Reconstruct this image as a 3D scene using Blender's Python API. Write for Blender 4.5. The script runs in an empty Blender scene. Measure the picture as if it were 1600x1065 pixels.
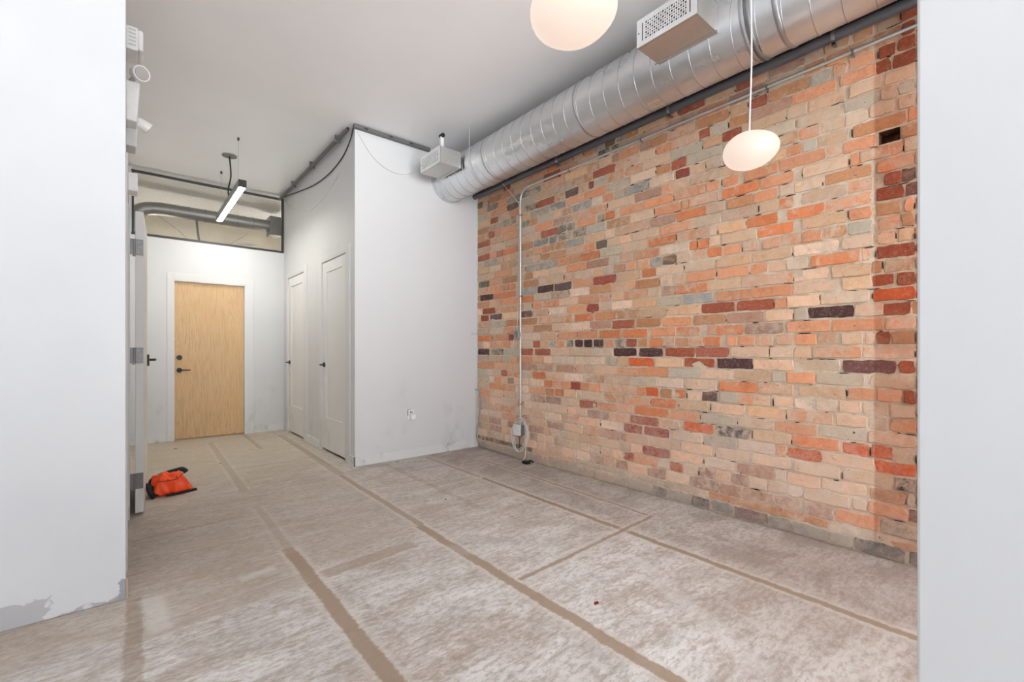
import bpy, bmesh, math, random
from mathutils import Vector, Matrix, noise as mnoise
random.seed(11)
S = 1.15                      # camera height above the floor, metres; plan measured in units of it
CEIL = 2.95*S
C = bpy.context.scene.collection

def lin(c):
    return tuple(((v/255)/12.92 if v/255 <= .04045 else ((v/255+.055)/1.055)**2.4) for v in c)

# ---------------------------------------------------------------- materials
class NT:
    def __init__(s, name):
        s.m = bpy.data.materials.new(name); s.m.use_nodes = True
        s.t = s.m.node_tree; s.t.nodes.clear()
        s.out = s.t.nodes.new('ShaderNodeOutputMaterial')
        s.b = s.t.nodes.new('ShaderNodeBsdfPrincipled')
        s.t.links.new(s.b.outputs[0], s.out.inputs[0])
    def n(s, typ, **kw):
        nd = s.t.nodes.new(typ)
        for k, v in kw.items(): setattr(nd, k, v)
        return nd
    def l(s, a, b): s.t.links.new(a, b)
    def put(s, sock, v):
        if v is None: return
        if hasattr(v, 'node'): s.l(v, sock)
        else: sock.default_value = v
    def math(s, op, a, b=None, c=None, clamp=False):
        nd = s.n('ShaderNodeMath', operation=op); nd.use_clamp = clamp
        s.put(nd.inputs[0], a); s.put(nd.inputs[1], b); s.put(nd.inputs[2], c)
        return nd.outputs[0]
    def vmath(s, op, a, b=None):
        nd = s.n('ShaderNodeVectorMath', operation=op)
        s.put(nd.inputs[0], a); s.put(nd.inputs[1], b)
        return nd.outputs['Value'] if op in ('DOT_PRODUCT', 'LENGTH') else nd.outputs[0]
    def obj(s): return s.n('ShaderNodeTexCoord').outputs['Object']
    def noise(s, vec, scale, detail=4, rough=.55, dist=0, color=False):
        nd = s.n('ShaderNodeTexNoise'); s.put(nd.inputs['Vector'], vec)
        nd.inputs['Scale'].default_value = scale; nd.inputs['Detail'].default_value = detail
        nd.inputs['Roughness'].default_value = rough; nd.inputs['Distortion'].default_value = dist
        return nd.outputs[1 if color else 0]
    def ramp(s, v, a, b, c=0., d=1.):
        nd = s.n('ShaderNodeMapRange'); nd.interpolation_type = 'SMOOTHSTEP'
        s.put(nd.inputs[0], v)
        for i, x in enumerate((a, b, c, d)): nd.inputs[i+1].default_value = x
        return nd.outputs[0]
    def mix(s, f, a, b, mode='MIX'):
        nd = s.n('ShaderNodeMix', data_type='RGBA', blend_type=mode)
        s.put(nd.inputs[0], f)
        s.put(nd.inputs[6], a if hasattr(a, 'node') else (*a, 1)); s.put(nd.inputs[7], b if hasattr(b, 'node') else (*b, 1))
        return nd.outputs[2]
    def scale(s, vec, v): return s.vmath('MULTIPLY', vec, v)
    def bump(s, h, strength, dist=.01):
        nd = s.n('ShaderNodeBump'); nd.inputs['Strength'].default_value = strength; nd.inputs['Distance'].default_value = dist
        s.l(h, nd.inputs['Height']); s.l(nd.outputs[0], s.b.inputs['Normal'])
    def set(s, **k):
        for a, v in k.items():
            s.put(s.b.inputs[a.replace('_', ' ')], (*v, 1) if isinstance(v, tuple) and len(v) == 3 else v)

def simple(name, col, rough=.5, metal=0., var=.06, scale=9, bump=0.):
    M = NT(name); o = M.obj(); n = M.noise(o, scale)
    a = tuple(min(1, x*(1+var)) for x in lin(col)); b = tuple(x*(1-var) for x in lin(col))
    M.set(Base_Color=M.mix(M.ramp(n, .3, .7), b, a), Roughness=rough, Metallic=metal)
    if bump: M.bump(M.noise(o, 120), bump, .002)
    return M.m
def emit(name, col, strength, base=(240, 240, 240)):
    M = NT(name); M.set(Base_Color=lin(base), Roughness=.35)
    o = M.obj(); n = M.noise(o, 3)
    M.set(Emission_Color=M.mix(M.ramp(n, .2, .8), col, tuple(x*.97 for x in col)), Emission_Strength=strength)
    return M.m

def paint(name, col, smudge=0., smz=1.2):
    M = NT(name); o = M.obj()
    n = M.noise(o, 1.3, 3); base = M.mix(M.ramp(n, .3, .7), tuple(x*.975 for x in lin(col)), lin(col))
    if smudge:
        w = M.noise(M.scale(o, (1, 1, .6)), 5, 6, .65)
        sep = M.n('ShaderNodeSeparateXYZ'); M.l(o, sep.inputs[0])
        low = M.ramp(sep.outputs[2], smz, .05)
        f = M.math('MULTIPLY', M.math('MULTIPLY', M.ramp(w, .5, .72), low), smudge)
        base = M.mix(f, base, lin((150, 146, 140)))
    M.set(Base_Color=base, Roughness=.6); M.bump(M.noise(o, 90, 3), .06, .002)
    return M.m

m_white = paint('wall_paint_white', (210, 211, 212), .25)
m_white_clean = paint('ceiling_paint', (242, 242, 243))
m_trim = paint('trim_paint', (214, 215, 215), .45, .5)
m_dirty = paint('baseboard_paint', (216, 217, 216), .8, .35)
m_door = paint('door_paint_white', (222, 222, 220), .25, .9)
m_black = simple('matte_black_metal', (22, 22, 23), .45)
m_frame = simple('charcoal_painted_steel', (52, 54, 57), .5)
m_steel = simple('brushed_steel', (165, 166, 168), .38, .9)
m_hinge = simple('satin_steel', (134, 134, 134), .42, .7)
m_conduit = simple('conduit_steel', (206, 206, 204), .33, .6)
m_pipe = simple('grey_pipe', (92, 92, 97), .4, .0)
m_channel = simple('grey_channel', (110, 110, 110), .5, .4)
m_plastic = simple('white_plastic', (228, 228, 228), .35)
m_plastic_grey = simple('light_grey_plastic', (196, 198, 199), .4)
m_lens = simple('clear_lamp_lens', (205, 208, 212), .12, .5)
m_cable_w = simple('white_cable', (214, 212, 206), .45)
m_cable_g = simple('grey_cable', (150, 150, 150), .45)
m_cable_k = simple('black_cable', (28, 28, 28), .5)
m_orange = simple('orange_coated_nylon', (252, 80, 18), .45, 0, .1, 14, .15)
m_webbing = simple('black_webbing', (18, 19, 22), .7)
m_dark = simple('dark_shade_and_debris', (30, 28, 26), .9)  # near-black standing in for shade in joints and openings; also colours debris
m_leaf = simple('dried_red_leaf', (120, 30, 28), .7)
m_cream = simple('plenum_drywall', (196, 190, 176), .8, 0, .08, 3)
m_wood_edge = simple('bare_trim_end', (178, 160, 140), .7)

def m_galv(name, col=(226, 228, 231), r0=.24, r1=.42):
    M = NT(name); o = M.obj()
    v = M.n('ShaderNodeTexVoronoi'); M.l(o, v.inputs['Vector']); v.inputs['Scale'].default_value = 55
    n = M.noise(M.scale(o, (1, .5, 1)), 4, 4)
    a = lin(col)
    c = M.mix(M.ramp(n, .3, .7), tuple(x*.86 for x in a), a)
    c = M.mix(.05, c, M.mix(1., v.outputs['Color'], (.33, .33, .33), 'SATURATION'), 'OVERLAY')
    M.set(Base_Color=c, Metallic=.92, Roughness=M.ramp(n, .25, .75, r0, r1))
    M.bump(M.noise(o, 5, 1), .05, .01)
    return M.m
m_duct = m_galv('galvanised_sheet')
m_duct_box = m_galv('galvanised_box', (206, 204, 200), .34, .5)
m_seam = simple('duct_seam_metal', (176, 177, 180), .35, .9)

def make_partition():
    # white panel whose lower board has bare grey areas with a ragged paint edge
    M = NT('partition_paint'); o = M.obj()
    sep = M.n('ShaderNodeSeparateXYZ'); M.l(o, sep.inputs[0])
    x, z = sep.outputs[0], sep.outputs[2]
    n = M.noise(o, 9, 5, .6); nb = M.math('MULTIPLY_ADD', n, .12, -.06)
    zz = M.math('ADD', z, M.math('MULTIPLY', nb, M.ramp(x, -.37*S, -.27*S)))
    lowz = M.ramp(zz, .088*S, .084*S)
    left = M.ramp(M.math('ADD', x, M.math('MULTIPLY', nb, 1.6)), -.225*S, -.23*S)
    strip = M.math('MULTIPLY', lowz, left)
    corner = M.math('MULTIPLY', M.ramp(M.math('ADD', x, nb), -.042*S, -.038*S), M.math('MULTIPLY', M.ramp(M.math('ADD', z, nb), .078*S, .074*S), M.ramp(z, .0, .012)))
    thin = M.math('MULTIPLY', M.ramp(M.math('ADD', zz, M.math('MULTIPLY', x, -.0)), .022*S, .018*S), M.ramp(x, -.25*S, -.2*S))
    base = M.mix(M.ramp(M.noise(o, 1.3, 3), .3, .7), lin((204, 206, 209)), lin((209, 211, 213)))
    base = M.mix(strip, base, lin((178, 178, 180)))
    base = M.mix(M.math('MULTIPLY', thin, M.ramp(n, .42, .52)), base, lin((168, 168, 170)))
    base = M.mix(corner, base, lin((150, 153, 156)))
    M.set(Base_Color=base, Roughness=.6)
    return M.m
m_part = make_partition()

def make_oak():
    M = NT('oak_veneer'); o = M.obj()
    w = M.noise(M.scale(o, (1, 1, .10)), 5, 3, .5, .6)
    g = M.noise(M.scale(o, (1, 1, .035)), 150, 4, .6)
    ring = M.math('SINE', M.math('MULTIPLY', w, 120))
    c = M.mix(M.math('MULTIPLY', M.ramp(ring, .2, 1), .45), lin((206, 172, 128)), lin((186, 152, 110)))
    c = M.mix(M.math('MULTIPLY', M.ramp(g, .5, .68), .55), c, lin((160, 124, 84)))
    sep = M.n('ShaderNodeSeparateXYZ'); M.l(o, sep.inputs[0])
    c = M.mix(M.math('MULTIPLY', M.ramp(M.noise(o, 2.2, 3), .42, .65), .4), c, lin((206, 166, 112)))
    c = M.mix(M.math('MULTIPLY', M.ramp(M.noise(M.scale(o, (3, 1, 5)), 4, 5), .56, .7), M.math('MULTIPLY', M.ramp(sep.outputs[2], .4, .1), .4)), c, lin((150, 116, 84)))
    M.set(Base_Color=c, Roughness=.5)
    return M.m
m_oak = make_oak()

def make_floor():
    M = NT('concrete_floor'); o = M.obj()
    sep = M.n('ShaderNodeSeparateXYZ'); M.l(o, sep.inputs[0]); X, Y = sep.outputs[0], sep.outputs[1]
    big = M.noise(o, .9, 4, .55, .4); mid = M.noise(M.scale(o, (1, 1.9, 1)), 3.2, 6, .68, .5)
    trow = M.noise(M.scale(o, (.55, 2.6, 1)), 5.5, 7, .72, .5); fine = M.noise(M.scale(o, (.8, 1.6, 1)), 30, 8, .74); grit = M.noise(o, 190, 3, .75)
    c = M.mix(M.ramp(mid, .3, .68), lin((180, 174, 168)), lin((228, 225, 222)))
    c = M.mix(M.math('MULTIPLY', M.ramp(trow, .50, .60), .5), c, lin((168, 152, 139)))
    blot = M.noise(M.scale(o, (1, 1.3, 1)), 1.6, 8, .72, 1.2)
    c = M.mix(M.math('MULTIPLY', M.ramp(blot, .50, .62), .55), c, lin((176, 160, 146)))
    c = M.mix(M.math('MULTIPLY', M.ramp(blot, .46, .36), .5), c, lin((222, 218, 214)))
    stre = M.noise(M.scale(o, (.35, 5, 1)), 7, 5, .65, .3)
    c = M.mix(M.math('MULTIPLY', M.ramp(stre, .54, .64), .26), c, lin((140, 122, 106)))
    c = M.mix(M.math('MULTIPLY', M.ramp(fine, .50, .58), .5), c, lin((158, 143, 130)))
    c = M.mix(M.math('MULTIPLY', M.ramp(fine, .48, .42), .4), c, lin((228, 222, 216)))
    # browner, more worn area towards the hall
    hall = M.math('MULTIPLY', M.ramp(M.math('ADD', Y, M.math('MULTIPLY', X, -.12*1)), 2.07*S, 2.13*S), .62)
    hall2 = M.math('MULTIPLY', hall, M.ramp(M.math('ADD', X, M.math('MULTIPLY', big, .5)), 1.9*S, 1.15*S))
    c = M.mix(M.math('MULTIPLY', hall2, M.ramp(trow, .66, .4)), c, lin((172, 152, 128)))
    c = M.mix(M.math('MULTIPLY', M.ramp(Y, 1.0*S, 2.6*S), .30), c, lin((160, 148, 134)))
    c = M.mix(M.math('MULTIPLY', M.math('MULTIPLY', M.ramp(X, 1.3*S, 2.0*S), M.ramp(Y, 1.35*S, .7*S)), .42), c, lin((160, 140, 124)))
    c = M.mix(M.math('MULTIPLY', M.math('MULTIPLY', M.ramp(X, 2.08*S, 2.25*S), M.ramp(blot, .62, .36)), .62), c, lin((142, 124, 112)))
    c = M.mix(M.math('MULTIPLY', M.ramp(M.math('ADD', Y, M.math('MULTIPLY', big, .6)), 4.2*S, 5.0*S), .35), c, lin((196, 184, 160)))
    wob = M.math('MULTIPLY_ADD', M.noise(o, 5, 5, .7), .10, -.05)
    wob2 = M.math('MULTIPLY_ADD', M.noise(o, 30, 4, .7), .034, -.017)
    wob = M.math('ADD', wob2, M.math('MULTIPLY', wob, .35))
    def strip(p, q, w, colr, k=1., edge=.006, cx=None):
        nonlocal c
        p = Vector((p[0]*S, p[1]*S, 0)); q = Vector((q[0]*S, q[1]*S, 0)); d = (q-p); L = d.length; d.normalize()
        pv = M.vmath('SUBTRACT', o, tuple(p))
        t = M.vmath('DOT_PRODUCT', pv, tuple(d)); n = M.vmath('DOT_PRODUCT', pv, (-d.y, d.x, 0))
        n = M.math('ABSOLUTE', M.math('ADD', n, wob))
        a = M.ramp(n, w*S/2+edge, w*S/2-edge)
        t = M.math('ADD', t, wob)
        e = M.math('MULTIPLY', M.ramp(t, 0, .03), M.ramp(t, L, L-.03))
        f = M.math('MULTIPLY', M.math('MULTIPLY', a, e), k)
        c = M.mix(f, c, lin(colr))
    LG, TN = (206, 199, 191), (156, 133, 111)
    # pale halo then the brown band inside it
    for p, q, w, k in (((1.262, .45), (1.262, 2.35), .052, .85), ((1.275, 2.3), (1.29, 3.7), .042, .7), ((1.30, 3.7), (1.36, 5.9), .07, .5),
                       ((.607, .6), (.608, 2.5), .058, .85), ((.612, 2.4), (.616, 3.3), .04, .35), ((.618, 3.7), (.66, 5.9), .05, .45),
                       ((2.09, .1), (2.12, 2.9), .038, .9), ((2.12, 2.9), (2.12, 3.8), .035, .6), ((2.41, 1.56), (2.47, 3.3), .022, .85),
                       ((1.28, 1.49), (2.43, 1.55), .024, .85), ((.64, 2.09), (1.14, 2.13), .09, .55), ((-.05, 2.05), (.6, 2.12), .1, .35)):
        strip(p, q, w+.045, LG, k*.55, .012)
        strip(p, q, w, TN, k)
    for p, q, w, k in (((.62, 4.42), (1.48, 4.46), .014, .6), ((.9, 5.2), (1.48, 5.22), .014, .6), ((1.33, 4.0), (1.33, 6.2), .01, .5), ((1.02, 5.2), (1.03, 6.2), .04, .4),
                       ((1.7, 2.3), (1.72, 3.8), .05, .25), ((-.02, 3.1), (.55, 3.16), .03, .3), ((1.3, 2.9), (2.1, 2.95), .02, .2), ((2.78, .3), (2.78, 3.8), .05, .35),
                       ((.0, 1.5), (.01, 2.4), .05, .5), ((1.3, 3.4), (2.1, 3.43), .015, .3), ((2.1, 3.1), (2.75, 3.12), .018, .35)):
        strip(p, q, w, (138, 116, 94), k)
    for p, q, w, k in (((.085, 2.03), (.06, 2.36), .07, .5), ((1.2, 1.95), (1.9, 1.5), .12, .14), ((1.85, 1.3), (1.5, .55), .09, .32), ((.35, 2.28), (.52, 2.3), .05, .6),  # first entry paints a specular reflection patch into the floor colour
                       ((1.65, .40), (1.93, .31), .012, .7), ((1.6, .33), (1.86, .25), .01, .7), ((1.7, .47), (1.98, .37), .008, .6), ((1.3, 1.75), (1.36, 1.8), .05, .5)):
        strip(p, q, w, (214, 210, 206), k, .02)
    c = M.mix(M.math('MULTIPLY', M.ramp(M.noise(o, 14, 8, .75, .8), .56, .64), .3), c, lin((150, 132, 116)))
    c = M.mix(M.math('MULTIPLY', M.ramp(grit, .60, .70), .4), c, lin((110, 98, 88)))
    M.set(Base_Color=c, Roughness=M.ramp(mid, .3, .7, .62, .8)); M.b.inputs['Specular IOR Level'].default_value = .35
    M.bump(M.math('ADD', M.math('MULTIPLY', fine, .6), M.math('MULTIPLY', grit, .4)), .28, .004)
    return M.m
m_floor = make_floor()

def make_brick(mortar=False):
    M = NT('old_mortar' if mortar else 'old_brick'); o = M.obj()
    sep = M.n('ShaderNodeSeparateXYZ'); M.l(o, sep.inputs[0]); X, Y, Z = sep.outputs
    n1 = M.noise(o, 14, 6, .68, .4); n2 = M.noise(o, 60, 5, .7); n3 = M.noise(o, 2.2, 5, .6, .6); n4 = M.noise(M.vmath('ADD', o, (7.3, 1.1, 4.2)), 17, 6, .72, .5)
    mort = M.mix(M.ramp(n1, .35, .68), lin((200, 179, 156)), lin((226, 208, 186)))
    mort = M.mix(M.math('MULTIPLY', M.ramp(n3, .5, .7), .4), mort, lin((180, 168, 154)))
    if mortar:
        c = mort
    else:
        at = M.n('ShaderNodeAttribute', attribute_name='bcol'); a = at.outputs['Color']
        sm = M.n('ShaderNodeAttribute', attribute_name='bsmear').outputs['Fac']
        c = M.mix(M.math('MULTIPLY', M.ramp(n1, .44, .68), .42), a, M.mix(1., a, (.70, .67, .64), 'MULTIPLY'))
        c = M.mix(M.math('MULTIPLY', M.ramp(n2, .5, .66), .3), c, M.mix(.5, a, lin((236, 214, 190))))
        n5 = M.noise(M.vmath('ADD', o, (3.3, 9.1, 2.2)), 8.5, 7, .72, .8); n6 = M.noise(M.vmath('ADD', o, (1.3, 5.1, 8.2)), 30, 6, .75, .6)
        c = M.mix(M.math('MULTIPLY', M.ramp(n5, .54, .66), .5), c, M.mix(1., c, (.74, .66, .60), 'MULTIPLY'))
        c = M.mix(M.math('MULTIPLY', M.ramp(n6, .54, .68), .45), c, M.mix(1., c, (.66, .60, .58), 'MULTIPLY'))
        c = M.mix(M.math('MULTIPLY', M.ramp(n5, .44, .32), .4), c, lin((222, 166, 128)))
        zone = M.math('MULTIPLY_ADD', M.ramp(n3, .38, .66), .30, M.math('MULTIPLY', M.ramp(Z, .75*S, .25*S), .16))
        th = M.math('SUBTRACT', .83, M.math('MULTIPLY', M.math('ADD', sm, zone), .36))
        f = M.math('MULTIPLY_ADD', M.math('SUBTRACT', n4, th), 6., .5, True)
        c = M.mix(M.math('MULTIPLY', f, .7), c, mort)
    # whitewashed pinkish low zone, soot near the top far end, and darker ground left by a removed partition
    c = M.mix(M.math('MULTIPLY', M.math('MULTIPLY', M.ramp(M.math('ADD', Z, M.math('MULTIPLY', n3, .25)), .85*S, .50*S), M.ramp(n4, .36, .56)), .30), c, lin((226, 194, 178)))
    c = M.mix(M.math('MULTIPLY', M.math('MULTIPLY', M.ramp(Y, 1.9*S, 3.4*S), M.ramp(M.math('ADD', Z, M.math('MULTIPLY', n3, .5)), 1.45*S, 1.9*S)), .22), c, lin((112, 102, 92)))
    st = M.math('MULTIPLY', M.ramp(M.math('ADD', Y, M.math('MULTIPLY', n1, .02)), .567*S, .555*S), M.ramp(n3, .3, .6, .35, .75))
    c = M.mix(st, c, M.mix(1., c, lin((206, 176, 160)), 'MULTIPLY'))
    c = M.mix(M.math('MULTIPLY', M.ramp(M.math('ADD', Z, M.math('MULTIPLY', n1, .12)), .15*S, .09*S), .45), c, lin((160, 150, 140)))
    c = M.mix(M.math('MULTIPLY', M.ramp(M.noise(o, 42, 4, .6), .67, .72), .85), c, lin((60, 48, 42)))
    M.set(Base_Color=c, Roughness=.88); M.b.inputs['Specular IOR Level'].default_value = .2
    M.bump(M.math('ADD', M.math('MULTIPLY', n1, .6), M.math('MULTIPLY', n2, .5)), .55, .008)
    return M.m
m_brick = make_brick(); m_mortar = make_brick(True)

# ---------------------------------------------------------------- mesh helpers
class MB:
    def __init__(s): s.v = []; s.f = []; s.mi = []; s.sm = []
    def add(s, vs, fs, mi=0, smooth=False):
        k = len(s.v); s.v += [Vector(v) for v in vs]
        s.f += [tuple(i+k for i in f) for f in fs]; s.mi += [mi]*len(fs); s.sm += [smooth]*len(fs)
        return s
    def box(s, a, b, mi=0):
        x0, y0, z0 = (min(p, q) for p, q in zip(a, b)); x1, y1, z1 = (max(p, q) for p, q in zip(a, b))
        return s.add([(x0,y0,z0),(x1,y0,z0),(x1,y1,z0),(x0,y1,z0),(x0,y0,z1),(x1,y0,z1),(x1,y1,z1),(x0,y1,z1)],
              [(3,2,1,0),(4,5,6,7),(0,1,5,4),(1,2,6,5),(2,3,7,6),(3,0,4,7)], mi)
    def tube(s, pts, r, n=12, mi=0, cap=True, closed=False):
        pts = [Vector(p) for p in pts]; N = len(pts)
        rs = r if isinstance(r, (list, tuple)) else [r]*N
        vs = []; up = None
        for i, p in enumerate(pts):
            if closed: t = pts[(i+1) % N]-pts[i-1]
            else: t = pts[min(i+1, N-1)]-pts[max(i-1, 0)]
            t.normalize()
            if up is None:
                up = Vector((0, 0, 1)) if abs(t.z) < .9 else Vector((0, 1, 0))
            u = (up-t*up.dot(t)).normalized(); w = t.cross(u); up = u
            for k in range(n):
                a = 2*math.pi*k/n; vs.append(p+(u*math.cos(a)+w*math.sin(a))*rs[i])
        fs = []
        for i in range(N if closed else N-1):
            for k in range(n):
                j = (i+1) % N
                fs.append((i*n+k, i*n+(k+1) % n, j*n+(k+1) % n, j*n+k))
        s.add(vs, fs, mi, True)
        if cap and not closed:
            s.add(vs[:n], [tuple(range(n-1, -1, -1))], mi); s.add(vs[-n:], [tuple(range(n))], mi)
        return s
    def cyl(s, a, b, r, n=20, mi=0): return s.tube([a, b], r, n, mi)
    def sphere(s, c, r, n=16, mi=0):
        c = Vector(c); r = Vector(r) if not isinstance(r, (int, float)) else Vector((r, r, r))
        vs = []; m = n//2
        for i in range(m+1):
            th = math.pi*i/m
            for k in range(n):
                a = 2*math.pi*k/n
                vs.append(c+Vector((r.x*math.sin(th)*math.cos(a), r.y*math.sin(th)*math.sin(a), r.z*math.cos(th))))
        fs = [(i*n+k, (i+1)*n+k, (i+1)*n+(k+1) % n, i*n+(k+1) % n) for i in range(m) for k in range(n)]
        return s.add(vs, fs, mi, True)
    def build(s, name, mats, parent=None, bevel=0, local=False, solid=0):
        me = bpy.data.meshes.new(name)
        off = Vector((0, 0, 0)) if (parent is None or local) else world_loc(parent)
        me.from_pydata([tuple(v-off) for v in s.v], [], s.f)
        for m in (mats if isinstance(mats, (list, tuple)) else [mats]): me.materials.append(m)
        me.polygons.foreach_set('material_index', s.mi); me.polygons.foreach_set('use_smooth', s.sm)
        me.update()
        o = bpy.data.objects.new(name, me); C.objects.link(o)
        if parent is not None: o.parent = parent
        if solid:
            md = o.modifiers.new('solid', 'SOLIDIFY'); md.thickness = solid; md.offset = 0
        if bevel:
            md = o.modifiers.new('bevel', 'BEVEL'); md.width = bevel; md.segments = 2; md.limit_method = 'ANGLE'
        return o
def world_loc(o):
    v = Vector((0, 0, 0))
    while o is not None: v += o.location; o = o.parent
    return v
def tag(o, label=None, cat=None, group=None, kind=None):
    if label: o['label'] = label
    if cat: o['category'] = cat
    if group: o['group'] = group
    if kind: o['kind'] = kind
    return o
def thing(name, loc, label, cat, group=None, kind=None, rz=0):
    o = bpy.data.objects.new(name, None); C.objects.link(o); o.location = loc; o.rotation_euler.z = rz
    o.empty_display_size = .1
    return tag(o, label, cat, group, kind)
def copy_tree(o, parent=None):
    c = o.copy(); C.objects.link(c)
    if parent is not None: c.parent = parent
    for ch in [x for x in bpy.data.objects if x.parent is o]: copy_tree(ch, c)
    return c
def P(x, y, z): return Vector((x*S, y*S, z*S))     # plan units -> metres (z above the floor)
def smooth_path(pts, n=8):
    pts = [Vector(p) for p in pts]; out = []
    for i in range(len(pts)-1):
        p0 = pts[max(i-1, 0)]; p1 = pts[i]; p2 = pts[i+1]; p3 = pts[min(i+2, len(pts)-1)]
        for k in range(n):
            t = k/n
            out.append(.5*((2*p1)+(p2-p0)*t+(2*p0-5*p1+4*p2-p3)*t*t+(3*p1-p0-3*p2+p3)*t**3))
    out.append(pts[-1]); return out

# ---------------------------------------------------------------- room shell
def struct(name, mb, mats, label, cat, **k): return tag(mb.build(name, mats, **k), label, cat, kind='structure')
XL, YF = -3.0, -4.2         # left side and street front of the front room
struct('floor', MB().box(P(XL-.1, YF-.1, -.1), P(3.0, 8.1, 0)), m_floor, 'worn stained concrete floor with brown glue lines', 'floor')
struct('ceiling', MB().box(P(XL-.1, YF-.1, 2.95), P(3.0, 8.1, 3.05)), m_white_clean, 'smooth grey white painted ceiling', 'ceiling')

def holed(mb, axis, c0, c1, u0, u1, z0, z1, holes):
    """wall slab between c0 and c1 on the given axis, spanning u0..u1, minus rectangular holes (ua, ub, za, zb)"""
    us = sorted({u0, u1, *[h[i] for h in holes for i in (0, 1)]}); zs = sorted({z0, z1, *[h[i] for h in holes for i in (2, 3)]})
    for i in range(len(us)-1):
        for j in range(len(zs)-1):
            um, zm = (us[i]+us[i+1])/2, (zs[j]+zs[j+1])/2
            if any(h[0] < um < h[1] and h[2] < zm < h[3] for h in holes): continue
            if axis == 'x': mb.box(P(c0, us[i], zs[j]), P(c1, us[i+1], zs[j+1]))
            else: mb.box(P(us[i], c0, zs[j]), P(us[i+1], c1, zs[j+1]))
    return mb
D3 = (4.071, 4.765, 0, 1.900); D2 = (5.365, 6.06, 0, 1.900)
struct('wall_right_hall', holed(MB(), 'x', 1.48, 1.58, 3.87, 6.25, 0, 2.95, [D3, D2]), m_white, 'white wall with two closet doors beside the hall', 'wall')
struct('wall_right_end', MB().box(P(1.58, 3.87, 0), P(2.80, 3.97, 2.95)), m_white, 'plain white wall meeting the brick wall at a corner', 'wall')
D1 = (.355, 1.056, 0, 1.79)
struct('wall_back', holed(MB(), 'y', 6.25, 6.35, -.6, 1.58, 0, 2.95, [D1, (.004, 1.48, 2.25, 2.95)]), m_white, 'white far wall with oak door under the wire mesh opening', 'wall')
struct('wall_left_hall', holed(MB(), 'x', -.10, -.02, 2.5, 6.25, 0, 2.95, [(2.72, 3.50, 0, 1.87)]), m_white, 'white wall along the left side of the hall', 'wall')
struct('wall_left', MB().box(P(XL, 2.40, 0), P(-.0163, 2.50, 2.95)), m_part, 'near white partition at left with bare grey strip at its foot', 'wall', bevel=.004)
struct('wall_left_side', MB().box(P(XL-.1, YF, 0), P(XL, 2.5, 2.95)), m_white_clean, 'white side wall of the front room', 'wall')
struct('wall_side_room', MB().box(P(-1.3, 2.5, 0), P(-1.2, 6.25, 2.95)).box(P(-1.2, 4.2, 0), P(-.1, 4.3, 2.95)), m_white_clean, 'white wall of the side room beyond the open door', 'wall')
struct('wall_right_front', MB().box(P(1.25, YF, 0), P(1.34, .178, 2.95)), paint('pier_paint', (209, 210, 212)), 'plain white wall end nearest the right edge', 'wall', bevel=.006)
struct('wall_right_closet', MB().box(P(1.58, 5.0, 0), P(1.95, 5.05, 2.95)).box(P(2.0, 3.97, 0), P(2.05, 6.35, 2.95)), m_dark, 'dark inside of the closets', 'wall')
# room above and beyond the far wall, seen through the mesh
struct('wall_back_plenum', MB().box(P(-.7, 8.0, 0), P(2.1, 8.1, 2.95)).box(P(-.7, 6.35, 0), P(-.6, 8.0, 2.95)).box(P(2.0, 6.35, 0), P(2.1, 8.0, 2.95)), m_cream, 'cream walls of the back room behind the wire mesh', 'wall')
# storefront behind the camera: openings for daylight
struct('wall_front', holed(MB(), 'y', YF-.1, YF, XL-.1, 1.3, 0, 2.95, [(-2.4, -1.1, .5, 2.5), (-.9, .6, .5, 2.5)]), m_white_clean, 'street front wall with two window openings', 'wall')
struct('wall_front_added_bay', holed(MB(), 'y', -1.4, -1.3, 1.25, 3.0, 0, 2.95, [(1.38, 2.45, .1, 2.88)]), m_white_clean, 'unseen front wall of the bay added to light the brick wall', 'wall')  # unseen bay added so its window lights bricks, end wall and ceiling
WIN = ((-2.4, -1.1, .5, 2.5, YF), (-.9, .6, .5, 2.5, YF), (1.38, 2.45, .1, 2.88, -1.3))  # last opening belongs to the added bay, out of view
for i, (a, b, za, zb, yw) in enumerate(WIN):
    w = MB()
    for x in (a, (a+b)/2-.015, b-.03): w.box(P(x, yw-.07, za), P(x+.03, yw-.03, zb))
    for z in (za, zb-.03): w.box(P(a, yw-.07, z), P(b, yw-.03, z+.03))
    struct('window_%d' % (i+1), w, m_frame, 'dark framed street window %s' % ('nearest the left side wall', 'behind the viewer', 'in the unseen bay added to light the brick wall')[i], 'window')

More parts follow.
